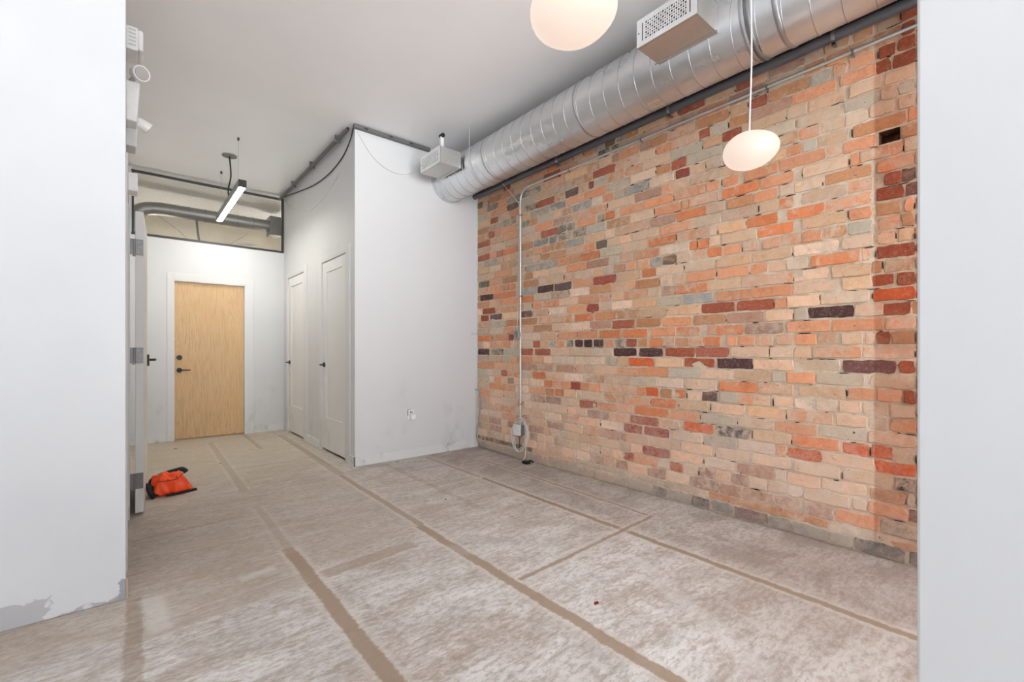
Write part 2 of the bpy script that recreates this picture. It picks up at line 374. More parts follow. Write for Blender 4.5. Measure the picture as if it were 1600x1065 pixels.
# ---------------------------------------------------------------- brick wall
ANCH = "-12:429,575,o 582,639,p 651,853,p 860,936,w 1751,1933,o;-11:398,429,g 434,569,t 582,773,p 780,936,p 1003,1207,g3 1222,1407,w 1420,1641,p 1650,1862,r2;-10:398,471,c 480,678,b 691,902,p 916,1124,p 1139,1335,p 1360,1565,p 1574,1798,o 1808,2002,o;-9:398,548,R 554,770,p 773,936,R 996,1203,w 1207,1411,g 1420,1626,p 1655,1851,r2 1867,2019,r2 2025,2234,w 2253,2456,p;-8:398,468,b 480,563,R 569,684,R 698,909,O 916,1116,b 1131,1331,c 1348,1555,R 1579,1731,o 1967,2158,o;-7:398,575,o 582,787,g 798,936,o 922,999,o 1003,1199,b 1207,1429,g 1442,1646,o 1660,1928,O 1939,2073,o 2085,2266,o 3427,3619,p 3640,3824,o;-6:398,491,o 503,575,g3 579,708,p 725,936,o 939,1146,b 1161,1364,p 1386,1579,b 1602,1792,O 1798,2008,o 2019,2202,t 2215,2428,b 2480,2628,p 2847,3053,o;-5:401,492,p 499,599,p 604,695,p 706,797,w 810,901,w 909,1003,p 1024,1120,p 1124,1199,o 1199,1310,g 1327,1420,d2 1428,1522,p 1536,1612,O 1636,1720,t 1740,1835,R 1840,1911,o 2037,2133,o 2139,2240,o 2446,2549,r2 2969,3070,w;-4:401,443,r 450,542,o 547,659,o 667,881,b 905,1087,o 1098,1310,O 1331,1532,p 1555,1756,w 1761,1973,g 1979,2196,o 2202,2394,t 2413,2621,w 2650,2839,p 2847,3010,O 3379,3466,r3 3577,3682,w;-3:401,568,b 591,797,g 803,936,o 1017,1222,b 1230,1438,p 1442,1650,g 1660,1873,o 1883,2079,o 2085,2299,p 2316,2522,O 2528,2716,g3 2739,2944,g3 2952,3166,g3 3398,3577,o;-2:401,460,r 470,678,d3 692,897,b 905,1113,p 1120,1327,d 1343,1546,r 1555,1761,p 1777,1979,R 2085,2183,g2 2196,2492,w 2508,2762,w 2769,2863,p 2863,3019,o;-1:401,596,o 604,816,o 905,1024,p 1031,1242,p 1258,1464,r3 1477,1685,r 1705,1889,d 1911,2115,d 2121,2332,p 2341,2556,b 2564,2769,p 2785,2985,r3 3010,3184,r3 3437,3629,c 3661,3846,d;0:401,487,t 494,542,r 549,588,o 599,687,b 698,788,t 800,894,o 905,993,o 1010,1095,o 1102,1195,o 1207,1266,o 1306,1403,O 1411,1505,O 1514,1602,t 1612,1705,O 1710,1803,O 1819,1900,t 1911,2002,r3 2013,2097,c2 2115,2196,o 2212,2303,d 2322,2402,d 2420,2501,d 2522,2592,c2 2621,2701,o 2716,2793,g2 2919,3002,r3;1:401,509,o 516,726,o 735,936,o 955,1161,g3 1172,1386,O 1437,1597,O 1607,1798,o 1824,2025,O 2049,2247,O 2266,2471,o 2473,2694,o 2709,2903,O 2911,3148,w 3256,3350,r;2:417,516,r 516,629,o 634,834,d 905,1048,p 1059,1266,g3 1274,1482,t 1495,1705,o 1720,1911,t 1933,2127,r3 2139,2346,g3 2769,2994,t;3:401,555,R 570,776,b 782,936,p 1003,1207,r 1222,1429,r 1433,1660,p 1670,1889,b 1878,2085,t 2091,2292,t 2309,2508,O 2528,2944,O 2960,3166,t;4:403,467,r 477,562,r 565,681,b 692,907,p 909,1120,o 1128,1331,o 1352,1551,g2 2139,2253,p 2259,2367,r2 2380,2592,o 2599,2808,w 2816,3010,o 3027,3184,d2 3457,3650,d2 3671,3801,r;5:403,514,t 522,562,t 565,732,b 744,901,p 1184,1390,b 1390,1607,O 1824,2025,o 3567,3768,r;6:403,542,r 568,602,o 610,819,O 834,936,p 1922,2127,o;7:403,465,b 472,542,p 557,684,p 698,904,w 916,1120,b 1124,1331,b 1335,1541,p 1555,1756,w 1761,1867,O 1878,2079,b 2091,2306,r2 2309,2522,o 2542,2731,d2 2747,2944,d 2960,3148,g2 3247,3588,O 3598,3813,d;8:403,450,t 458,537,o 562,656,g 667,759,t 770,862,o 972,1059,o 1084,1172,o 1188,1282,o 1298,1390,O 1399,1495,o 1505,1598,p 1602,1700,c3 1700,1803,g2 1808,1900,o 1917,2008,o 2013,2109,t 2115,2208,g;9:403,438,o 453,542,t 562,653,o 664,865,b 905,1091,O 1095,1298,b 1306,1377,p 1455,1509,O 2374,2592,o 2592,2793,p 2800,3010,p 3661,3835,c3;10:443,542,r 562,753,o 762,936,O 986,1150,O 1154,1319,b 1385,1597,o 1607,1813,O 2247,2453,O 2709,2911,g2 2911,3104,g2 3312,3567,o;11:403,448,d2 448,511,r 557,659,o 664,865,t 905,976,O 976,1080,b 1095,1298,o 1306,1514,b 1513,1720,o 2400,2592,o 2599,2800,t 3466,3650,w;12:406,542,O 562,762,t 905,972,p 989,1113,o 1120,1270,t 1278,1399,o 1394,1602,O 2800,2895,o 3526,3736,g2;13:443,607,o 612,648,o 659,859,b 905,1077,o 1084,1298,O 1315,1509,O 1514,1560,o 2387,2522,c 2592,2687,c2 2709,2800,c2 2816,3002,c2 3256,3437,O;14:547,675,o 684,750,o 982,1169,o 1195,1294,o 1310,1394,o 1621,1845,o 1851,2061,o 2103,2189,O 2202,2273,c3 2284,2480,o 2501,2578,c2 2599,2694,c2 2911,3157,o;15:431,637,t 656,791,b 865,936,o 1298,1500,t 1514,1710,o 1933,2164,p 2174,2360,o 2367,2535,O;16:403,462,o 472,570,p 575,670,p 1399,1495,p 1509,1607,r2 1622,1731,p 1720,1808,w 1813,2008,g2 2221,2326,w 2453,2528,g2 2754,2952,g 3256,3379,o 3379,3476,o;17:403,462,g 532,675,g 692,888,b 1294,1527,g 1756,1962,w 2400,2606,o 2613,2793,c2 2800,3036,g2;18:403,511,p 524,650,p 673,831,p 840,936,b 1184,1294,r 1420,1631,g 1641,1856,b 2177,2299,g 2303,2354,r2 2467,2613,d2 2621,2731,t 2739,2960,r3 3516,3640,r;19:401,479,r 492,542,r 544,692,o 709,914,o 1371,1446,r3 1641,1751,o 1756,1889,p 1894,2097,o 2977,3166,g2 3211,3369,d2;20:401,462,r 472,534,r 552,653,o 661,721,o 735,822,g2 1464,1670,O 1675,1803,t 1798,1883,g3 1894,2061,o 2133,2240,p 2253,2366,t 2621,2739,o 3070,3175,c2 3379,3516,o;21:401,450,r 2073,2133,c 2152,2260,c 3476,3671,t;22:453,537,g 557,634,t 656,759,t 762,850,t 1588,1680,O 1900,2025,t 2008,2085,c3 2103,2196,c3 2202,2299,g2 2312,2407,t 2522,2709,g3 2716,2816,O 3331,3427,r2 3640,3747,O"
PAL = {'o': (220, 153, 114), 'O': (214, 128, 82), 'p': (228, 188, 156), 'b': (216, 176, 140), 'g': (192, 178, 158), 'g2': (160, 156, 148), 'g3': (178, 138, 118),
       'r': (160, 82, 56), 'r2': (156, 76, 62), 'r3': (172, 96, 74), 'R': (206, 100, 58), 'd': (82, 54, 52), 'd2': (108, 84, 80), 'd3': (116, 74, 68),
       'c': (78, 76, 76), 'c2': (128, 124, 120), 'c3': (112, 100, 82), 'w': (230, 200, 176), 't': (194, 138, 98)}
ZB, CH = .0258, .0692
rows = {}
for seg in ANCH.split(';'):
    n, rest = seg.split(':')
    rows[int(n)] = [(int(t.split(',')[0])/1000, int(t.split(',')[1])/1000, t.split(',')[2]) for t in rest.split()]
def brick_wall():
    R = random.Random(5)
    mb = MB(); cols = []; smear = []
    XF = 2.78*S
    y_lo, y_hi = -1.3, 3.87
    hole = (.455, .535, 14); joints = {}
    def brick(ya, yb, za, zb, code, x_off=None, rough=1., sm=None):
        W = (yb-ya)*S; H = (zb-za)*S
        if W < .02: return
        nW = max(3, int(W/.028)); nH = 3
        pts = []
        j = .0021*rough
        for i in range(nW): pts.append((ya*S+W*i/nW, za*S))
        for i in range(nH): pts.append((yb*S, za*S+H*i/nH))
        for i in range(nW): pts.append((yb*S-W*i/nW, zb*S))
        for i in range(nH): pts.append((ya*S, zb*S-H*i/nH))
        cy, cz = (ya+yb)*S/2, (za+zb)*S/2
        cr = R.uniform(.0, .0038)*rough
        out = []
        for q, (y, z) in enumerate(pts):
            corner = q in (0, nW, nW+nH, 2*nW+nH)
            k = cr if corner else 0
            y += (cy-y)/abs(cy-y)*k if abs(cy-y) > 1e-4 and corner else 0
            z += (cz-z)/abs(cz-z)*k*.7 if abs(cz-z) > 1e-4 and corner else 0
            out.append((y+R.gauss(0, j), z+R.gauss(0, j*.8)))
        pr = R.uniform(-.0035, .0035) if x_off is None else x_off
        n = len(out); t1, t2 = R.gauss(0, .004), R.gauss(0, .006)
        def fx(y, z): return XF-.004+pr+(y-cy)*t1*2+(z-cz)*t2*4
        vs = []
        for y, z in out: vs.append((XF+.02, y, z))
        for y, z in out: vs.append((fx(y, z)+.0025, y, z))
        ins = []
        for y, z in out:
            f = .0022
            yy = y+max(-f, min(f, (cy-y)*.5)); zz = z+max(-f, min(f, (cz-z)*.5)); ins.append((yy, zz)); vs.append((fx(yy, zz)+R.uniform(-.0008, .0008), yy, zz))
        fs = []
        for i in range(n):
            k = (i+1) % n
            fs.append((i, n+i, n+k, k)); fs.append((n+i, 2*n+i, 2*n+k, n+k))
        fs.append(tuple(range(3*n-1, 2*n-1, -1)))
        fs = [tuple(reversed(f)) for f in fs[:-1]]+[tuple(reversed(fs[-1]))]
        mb.add(vs, fs, 0)
        c = lin([min(255, q+8) for q in PAL[code]]); dv = R.uniform(.88, 1.12); dh = R.uniform(-.06, .06)
        c = (min(1, c[0]*dv*(1+dh)), min(1, c[1]*dv), min(1, c[2]*dv*(1-dh)))
        if sm is None: sm = 0.25 if code[0] in 'drR' else (.75 if code in ('c', 'c2', 'g2') else R.choice((.25, .4, .55, .8, 1.0)))
        cols.extend([c]*len(vs)); smear.extend([sm]*len(vs))
    def pick(y, k):
        if y < .54: w = 'o o t t r r3 d3 g3 b p'.split()
        elif k <= -7: w = 'p p p w w o g3 g3 b r3'.split()
        elif y > 2.2 and k > 8: w = 'o o t t b b g g2 p r3 c3 g3 o c2'.split()
        elif k > 14: w = 'o t b b g g o t r3 g3'.split()
        else: w = 'o o O o p p b b t g3 g w'.split()
        return R.choice(w)
    for k in range(-13, 43):
        za = ZB+CH*k+.0052+1; zb = ZB+CH*(k+1)-.0052+1
        if zb > 2.95: break
        head = k in (0, 8, 16, 24, -5, -12)
        L = .1045 if head else .208
        if k == -13: continue
        A = [a for a in rows.get(k, []) if a[1] > y_lo+.02]
        cur = y_lo - (0 if k % 2 else .1)
        seq = []
        segs = A+[(y_hi, y_hi+1, None)]
        for a in segs:
            gap = a[0]-cur
            if gap > .055:
                n = max(1, round(gap/L)); 
                for i in range(n):
                    ya, yb = cur+gap*i/n, cur+gap*(i+1)/n
                    # now and then a header or two short bricks inside a stretcher course
                    if not head and R.random() < .13 and yb-ya > .17:
                        seq.append((ya, (ya+yb)/2, None)); seq.append(((ya+yb)/2, yb, None))
                    else: seq.append((ya, yb, None))
            if a[2]: seq.append((a[0]-.0045, a[1]+.0045, a[2])); cur = a[1]
        for ya, yb, code in seq:
            ya, yb = max(ya, y_lo), min(yb, y_hi)
            if yb-ya < .025: continue
            if k == hole[2]:
                if ya < hole[0] and yb > hole[0]: yb = hole[0]
                elif ya < hole[1] and yb > hole[1]: ya = hole[1]
                elif ya >= hole[0] and yb <= hole[1]: continue
                if yb-ya < .025: continue
            joints.setdefault(k, []).append(yb); g = .0048
            dz = R.gauss(0, .0012)+ (mnoise.noise(Vector((ya*.8, k*.15, 3)))*.006)
            brick(ya+g, yb-g, za+dz, zb+dz, code or pick((ya+yb)/2, k), rough=1.25 if (k < -6 or ya < .5) else 1.)
    # timber nailer course just above the floor, and rubble below it
    ztop = ZB+CH*(-12)+1
    for ya, yb, code, zc, h in ((3.02, 3.86, 'c3', .105, .034), (2.5, 3.0, 'b', .1, .03), (1.45, 1.9, 'g', .1, .03), (-.4, .72, 't', .078, .030), (.74, 1.38, 't', .098, .034), (2.0, 2.46, 'g', .1, .028)):
        n = max(1, round((yb-ya)/.7))
        brick(ya, yb, zc-h/2-.004, zc+h/2+.002, code, x_off=.002 if code == 't' else 0, rough=1.6, sm=.3)
    y = -1.3
    while y < 3.84:
        w = R.uniform(.1, .21); yb = min(y+w, 3.86)
        near = y < 1.9
        code = R.choice(['c2', 'c', 'd3', 'g', 't', 'O', 'g2'] if near else ['g', 'g', 'g2', 'g3', 'b', 'c2', 'p'])
        if y < .45: code = R.choice(['c', 'c2'])
        brick(y, yb-.012, .006, .068 if near else .078, code, rough=2.2, sm=R.choice((.3, .5)) if near else .9)
        y = yb
    y = -1.3
    while y < 3.84:
        w = R.uniform(.1, .2); yb = min(y+w, 3.86)
        z0 = .120
        brick(y, yb-.01, z0+.002, ztop-.006, pick(y, -13) if y > .5 else R.choice(['c2', 'd3', 'r3']), rough=1.6)
        y = yb
    # open joints: dark slivers painting the shade where the mortar has fallen out
    for q in range(330):
        k = R.randint(-12, 30); y = R.uniform(.2, 3.8); y = y if R.random() < .6 else R.uniform(.2, 1.6); zc = (ZB+CH*k+1)*S; yc = y*S; xv = XF-.0045
        if R.random() < .6:
            ln, th = R.uniform(.012, .07), R.uniform(.0016, .0034)
            pts = [(yc-ln/2, zc), (yc-ln*.2, zc-th*R.uniform(.4, 1)), (yc+ln*.25, zc-th), (yc+ln/2, zc+th*.2), (yc+ln*.2, zc+th*R.uniform(.3, 1)), (yc-ln*.25, zc+th*.8)]
        else:
            ends = [e for e in joints.get(k, []) if abs(e-y) < .3]
            if not ends: continue
            yc = R.choice(ends)*S; hh = CH*S; w = R.uniform(.0009, .0026); z0 = zc+R.uniform(.008, .03); z1 = min(zc+hh-.008, z0+R.uniform(.015, .05))
            pts = [(yc-w, z0), (yc+w*.8, z0+.003), (yc+w, (z0+z1)/2), (yc+w*.5, z1), (yc-w*.6, z1-.004), (yc-w*.8, (z0+z1)/2)]
        vs = [(xv, p, z) for p, z in pts]+[(XF+.01, p, z) for p, z in pts]; n = 6
        mb.add(vs, [tuple(range(n))[::-1]]+[(i, (i+1) % n, n+(i+1) % n, n+i) for i in range(n)], 2)
        cols.extend([(.02, .02, .02)]*12); smear.extend([0]*12)
    nb = len(mb.v)
    # mortar bed with a real pocket where one brick is missing
    g = MB(); xm = XF+.0015
    hy0, hy1 = hole[0]*S, hole[1]*S; hz0 = (ZB+CH*14+1.004)*S; hz1 = (ZB+CH*15+.997)*S
    ys = sorted({y_lo*S-.05, hy0, hy1, y_hi*S, *[y_lo*S+i*.03 for i in range(1, 200) if y_lo*S+i*.03 < y_hi*S]})
    zs = sorted({0, hz0, hz1, 2.95*S, *[i*.03 for i in range(1, 113)]})
    idx = {}
    vs = []
    for i, yy in enumerate(ys):
        for j, zz in enumerate(zs):
            inh = hy0-1e-6 <= yy <= hy1+1e-6 and hz0-1e-6 <= zz <= hz1+1e-6
            idx[i, j] = len(vs); vs.append((xm+(0 if inh else mnoise.noise(Vector((yy*7, zz*9, 1)))*.004), yy, zz))
    fs = []
    for i in range(len(ys)-1):
        for j in range(len(zs)-1):
            ym, zm = (ys[i]+ys[i+1])/2, (zs[j]+zs[j+1])/2
            if hy0 < ym < hy1 and hz0 < zm < hz1: continue
            fs.append((idx[i, j], idx[i, j+1], idx[i+1, j+1], idx[i+1, j]))
    mb.add(vs, fs, 1, True)
    d = .11
    mb.add([(xm, hy0, hz0), (xm, hy1, hz0), (xm, hy1, hz1), (xm, hy0, hz1), (xm+d, hy0+.01, hz0+.01), (xm+d*.8, hy1, hz0), (xm+d, hy1, hz1), (xm+d*.9, hy0, hz1)],
           [(0, 1, 5, 4), (1, 2, 6, 5), (2, 3, 7, 6), (3, 0, 4, 7), (4, 5, 6, 7)], 0)
    cols.extend([lin((120, 80, 60))]*(len(mb.v)-nb)); smear.extend([.3]*(len(mb.v)-nb))
    # body of the wall behind
    k0 = len(mb.v); mb.box((XF+.13, y_lo*S-.05, 0), (XF+.25, 3.97*S, 2.95*S), 1)
    cols.extend([(.4, .3, .2)]*(len(mb.v)-k0)); smear.extend([.3]*(len(mb.v)-k0))
    o = mb.build('wall_right', [m_brick, m_mortar, m_dark])
    a = o.data.attributes.new('bcol', 'FLOAT_COLOR', 'POINT'); a.data.foreach_set('color', [x for c in cols for x in (*c, 1)])
    a = o.data.attributes.new('bsmear', 'FLOAT', 'POINT'); a.data.foreach_set('value', smear)
    tag(o, 'old exposed brick wall in mixed orange, buff and dark bricks', 'wall', kind='structure')
brick_wall()

# ---------------------------------------------------------------- trim
def base(name, a, b, label, mat=m_dirty): return struct(name, MB().box(a, b), mat, label, 'baseboard', bevel=.003)
base('baseboard_right', P(1.468, 3.858, 0), P(2.775, 3.8705, .085), 'white baseboard along the plain wall left of the brick')
base('baseboard_hall', P(1.468, 3.858, 0), P(1.4805, 3.965, .085), 'short white baseboard at the outside corner by the closet')
base('baseboard_closets', P(1.468, 4.85, 0), P(1.4805, 5.25, .085), 'white baseboard between the two closet doors')
base('baseboard_back_left', P(-.02, 6.236, 0), P(.295, 6.2505, .085), 'white baseboard left of the oak door')
base('baseboard_back_right', P(1.15, 6.236, 0), P(1.478, 6.2505, .085), 'white baseboard right of the oak door')
def casing(name, axis, c, o0, o1, i0, i1, ztop, ziop, label, depth, t=.012):
    mb = MB(); a = c-t*.6
    def bx(u0, u1, z0, z1, c0, c1):
        if axis == 'x': mb.box(P(c0, u0, z0), P(c1, u1, z1))
        else: mb.box(P(u0, c0, z0), P(u1, c1, z1))
    bx(o0, i0, 0, ztop, a, c+.002); bx(i1, o1, 0, ztop, a, c+.002); bx(i0, i1, ziop, ztop, a, c+.002)
    bx(i0-.004, i0+.012, 0, ziop, a+.002, c+depth); bx(i1-.012, i1+.004, 0, ziop, a+.002, c+depth); bx(i0, i1, ziop-.012, ziop+.004, a+.002, c+depth)
    return struct(name, mb, m_trim, label, 'door frame', bevel=.002)
casing('trim_1', 'y', 6.25, .30, 1.14, .355, 1.056, 1.865, 1.79, 'white door frame around the oak door', .09)
casing('trim_2', 'x', 1.48, 3.975, 4.83, D3[0], D3[1], 1.955, 1.900, 'white door frame of the nearer closet', .09)
casing('trim_3', 'x', 1.48, 5.25, 6.12, D2[0], D2[1], 1.955, 1.900, 'white door frame of the farther closet', .09)
struct('trim_4', MB().box(P(-.016, 2.404, .0), P(-.010, 2.414, .082)), m_wood_edge, 'bare wooden end of trim at the foot of the near partition', 'trim')
struct('trim_5', MB().box(P(2.7725, 3.858, 0), P(2.782, 3.868, 2.9)), m_trim, 'thin white bead where the plain wall meets the brick', 'trim')
struct('trim_6', MB().box(P(-.1, 2.695, 0), P(-.012, 2.72, 1.90)).box(P(-.1, 3.50, 0), P(-.006, 3.53, 1.90)).box(P(-.1, 2.72, 1.87), P(-.012, 3.50, 1.90)), m_trim, 'white door frame of the side doorway in the left wall', 'door frame')

# ---------------------------------------------------------------- doors
def lever(parent, loc, out, along, rose=.027, ln=.1):
    """round rose on the door face at loc, pointing 'out', with the lever running 'along'"""
    loc, out, along = Vector(loc), Vector(out), Vector(along)
    mb = MB(); mb.cyl(loc, loc+out*.012, rose, 24); mb.cyl(loc+out*.01, loc+out*.05, .010, 16)
    mb.tube([loc+out*.046-along*.008, loc+out*.05+along*.02, loc+out*.05+along*ln*.7, loc+out*.047+along*ln], [.010, .0095, .008, .0065], 12)
    return tag(mb.build('door_handle', m_black, parent), 'matte black lever handle')
# oak door
d1 = thing('door_1', P(.705, 6.29, 0), 'flat oak veneer door at the end of the hall', 'door', kind='structure')
MB().box(P(.367, 6.28, .012), P(1.044, 6.315, 1.777)).build('door_panel', m_oak, d1, .003)
lever(d1, P(.412, 6.28, .785), (0, -1, 0), (1, 0, 0), .03, .115)
mb = MB(); mb.cyl(P(.412, 6.28, .926), P(.412, 6.28, .926)+Vector((0, -.014, 0)), .031, 24); mb.cyl(P(.412, 6.28, .926)+Vector((0, -.012, 0)), P(.412, 6.28, .926)+Vector((0, -.022, 0)), .018, 20)
tag(mb.build('deadbolt', m_black, d1), 'round black deadbolt')
# closet doors with one recessed panel
def closet(name, y0, y1, label):
    r = thing(name, P(1.5, (y0+y1)/2, 0), label, 'door', kind='structure')
    y0 += .014; y1 -= .014; z0, z1 = .024, 1.884; x0, x1 = 1.487, 1.517; xm = 1.497
    ins = .11; pz0, pz1 = .34, 1.78; py0, py1 = y0+ins, y1-ins
    mb = MB(); mb.box(P(x0, y0, z0), P(x1, py0, z1)); mb.box(P(x0, py1, z0), P(x1, y1, z1)); mb.box(P(x0, py0, z0), P(x1, py1, pz0)); mb.box(P(x0, py0, pz1), P(x1, py1, z1))
    mb.build('door_frame', m_door, r, .0025)
    MB().box(P(xm, py0-.005, pz0-.005), P(x1-.004, py1+.005, pz1+.005)).build('door_panel', m_door, r)
    lever(r, P(x0, y1-.055, .862), (-1, 0, 0), (0, -1, 0), .028, .11)
    for z in (.25, .95, 1.70):
        h = MB(); h.cyl(P(x0-.004, y0-.004, z-.04), P(x0-.004, y0-.004, z+.04), .006, 10); h.build('hinge', m_hinge, r)
    return r
closet('door_2', D3[0], D3[1], 'white panelled closet door nearer the room with black lever')
c2 = closet('door_3', D2[0], D2[1], 'white panelled closet door farther down the hall')
# small paint dabs / catch plates on the closet doors
for y, z, par in ((4.66, .70, 'nearer'), (5.99, .75, 'farther')):
    m = MB().box(P(1.4855, y-.011, z-.012), P(1.4885, y+.011, z+.012)).box(P(1.484, y-.004, z+.008), P(1.4885, y+.004, z+.055))
    tag(m.build('child_latch', m_plastic), 'small white catch below the handle of the %s closet door' % par, 'latch', 'white catches on the closet doors')
# open door leaf against the left wall
ang = -math.radians(2.6)
d4 = thing('door_4', P(.018, 3.56, 0), 'white open door seen edge on at the left with steel hinges', 'door', kind='structure', rz=ang)
MB().box((0, 0, .022), (.045, .745*S, 1.846*S)).build('door_panel', m_door, d4, .002, local=True)
for z in (.195, .955, 1.61):
    h = MB(); zc = z*S+.02
    h.box((.003, -.0025, zc-.055), (.0445, .001, zc+.055)); h.cyl((-.006, -.004, zc-.055), (-.006, -.004, zc+.055), .0075, 14); h.cyl((-.006, -.004, zc-.058), (-.006, -.004, zc-.064), .009, 12)
    h.box((-.006, -.0025, zc-.055), (.005, .0, zc+.055)); h.box((-.042, -.010, zc-.055), (-.008, -.008, zc+.055))
    for q, dz in ((.018, -.035), (.030, 0), (.018, .035)): h.cyl((q, -.004, zc+dz), (q, -.002, zc+dz), .0035, 10, 1)
    h.build('hinge', [m_hinge, m_steel], d4, .0008, local=True)
hd = MB(); yy = .70*S; zz = .935*S
hd.box((.045, yy-.033, zz-.05), (.060, yy+.033, zz+.045)); hd.cyl((.058, yy, zz), (.098, yy, zz), .010, 14)
hd.tube([(.094, yy+.006, zz), (.098, yy-.03, zz+.002), (.096, yy-.105, zz+.002)], [.011, .010, .008], 12)
tag(hd.build('door_handle', m_black, d4, .002, local=True), 'black lever on a square plate')
# edge of strike frame / closer box above
cl = thing('sensor_box', P(-.02, 3.62, 1.98), 'small white box high on the left wall over the open door', 'sensor')
MB().box(P(-.02, 3.56, 1.965), P(.030, 3.68, 2.075)).build('housing', m_plastic, cl, .004)
MB().box(P(.0302, 3.585, 2.03), P(.0315, 3.655, 2.06)).build('cover', m_plastic_grey, cl)

# ---------------------------------------------------------------- things high on the left wall
al = thing('alarm_sounder', P(-.02, 2.95, 2.50), 'white box with grooved front high on the left wall near the ceiling', 'alarm')
MB().box(P(-.02, 2.85, 2.455), P(.026, 3.0, 2.567)).build('housing', m_plastic, al, .006)
g = MB()
for i in range(5): g.box(P(-.010, 2.848, 2.475+i*.018), P(.018, 2.851, 2.482+i*.018))
g.build('slots', m_plastic_grey, al)
MB().box(P(.024, 2.845, 2.458), P(.046, 3.005, 2.560)).build('cap', m_plastic, al, .012)
em = thing('emergency_light', P(-.02, 3.0, 2.15), 'white emergency light with two round lamp heads on the left wall', 'emergency light')
b = MB(); b.add([P(-.02, 2.9, 2.13), P(.022, 2.9, 2.13), P(.022, 3.16, 2.13), P(-.02, 3.16, 2.13), P(-.02, 2.9, 2.325), P(.034, 2.9, 2.325), P(.034, 3.16, 2.325), P(-.02, 3.16, 2.325)],
      [(3,2,1,0),(4,5,6,7),(0,1,5,4),(1,2,6,5),(2,3,7,6),(3,0,4,7)]); b.build('housing', m_plastic, em, .006)
def head(c, d, r=.043):
    c = Vector(c); d = Vector(d).normalized()
    h = MB(); h.tube([c-d*.045, c-d*.03, c+d*.02, c+d*.028], [r*.45, r*.8, r, r*.96], 24); o = h.build('lamp_head', m_plastic, em)
    l_ = MB(); l_.tube([c+d*.0285, c+d*.032], [r*.82, r*.7], 24); tag(l_.build('lens', m_lens, o), 'clear round lens')
head(P(.030, 2.88, 2.362), (.45, -1, -.25)); head(P(.052, 3.12, 2.205), (1, .25, -.55), .036)
MB().cyl(P(-.01, 2.95, 2.33), P(.02, 2.9, 2.36), .012, 12).build('arm', m_plastic_grey, em)
cv = thing('wall_raceway', P(-.02, 3.05, 1.9), 'pale grey cover strip below the emergency light', 'raceway')
MB().box(P(-.02, 3.0, 2.04), P(.018, 3.12, 2.13)).build('cover', m_plastic_grey, cv, .003)
MB().box(P(.018, 3.0, 2.04), P(.021, 3.012, 2.13)).build('edge', m_plastic, cv)

# ---------------------------------------------------------------- wire mesh screen over the far wall
tr = thing('mesh_screen', P(.74, 6.25, 2.25), 'black framed wire mesh screen filling the gap above the far wall', 'screen')
YM = 6.262
fr = .022
for nm, a, b_ in (('bottom_rail', (-.0, 2.235), (1.478, 2.262)), ('top_rail', (-.0, 2.90), (1.478, 2.925)), ('post', (.003, 2.262), (.022, 2.90)), ('post', (1.455, 2.262), (1.478, 2.90))):
    MB().box(P(a[0], YM-.014, a[1]), P(b_[0], YM+.014, b_[1])).build(nm, m_frame, tr, .002)
w = MB(); px, pz = .023, .0145
nz = int((2.90-2.262)/pz); nx = int((1.455-.022)/px)
for j in range(nz):
    z = 2.262+j*pz; 
    for i in range(nx):
        x = .022+i*px+(px/2 if j % 2 else 0)
        for sx in (-1, 1):
            a = P(x, YM, z); b2 = P(x+sx*px/2, YM, z+pz); t = .00095
            w.add([a+Vector((-t, 0, 0)), a+Vector((t, 0, 0)), b2+Vector((t, 0, 0)), b2+Vector((-t, 0, 0))], [(0, 1, 2, 3)])
w.build('wire_mesh', simple('galvanised_mesh', (150, 146, 136), .5, .4), tr, solid=.002)

# back room duct and clutter seen through the mesh
bd = thing('round_duct', P(.9, 7.2, 2.5), 'round grey duct crossing the back room behind the mesh', 'duct')
pth = smooth_path([P(.03, 7.0, 2.42), P(.035, 7.0, 2.58), P(.10, 7.0, 2.69), P(.25, 7.0, 2.73), P(.5, 7.0, 2.735), P(1.46, 7.0, 2.735)], 8)
MB().tube(pth, .078*S, 28).build('duct_body', simple('back_duct_metal', (150, 150, 148), .45, .8), bd)
for x in (.55, .72, .9, 1.08, 1.26): MB().cyl(P(x, 7.0, 2.735), P(x+.012, 7.0, 2.735), .082*S, 28).build('joint_band', m_hinge, bd)
MB().box(P(1.46, 6.90, 2.60), P(1.60, 7.12, 2.86)).build('end_box', m_hinge, bd, .004)
bw = MB()
bw.tube(smooth_path([P(.1, 7.6, 2.9), P(.5, 7.6, 2.62), P(.75, 7.6, 2.35), P(1.05, 7.5, 2.5), P(1.3, 7.5, 2.7)], 8), .006, 8)
tag(bw.build('hanging_wire', m_cable_g), 'loose grey wire sagging behind the mesh under the duct', 'wire')
bb = MB(); bb.tube(smooth_path([P(.60, 6.6, 2.58), P(.61, 6.6, 2.46), P(.64, 6.6, 2.2)], 6), .014, 10)
tag(bb.build('flexible_conduit', m_pipe), 'short dark flexible conduit dropping behind the mesh below the round duct', 'conduit')
bx = thing('switch_panel', P(1.62, 7.95, 2.3), 'pale panel with dark slot on the back room wall right of the conduit', 'panel')
MB().box(P(1.30, 7.93, 2.33), P(1.50, 8.0, 2.62)).build('panel_body', m_plastic_grey, bx, .004)
MB().box(P(1.385, 7.922, 2.43), P(1.41, 7.935, 2.53)).build('slot', m_black, bx)

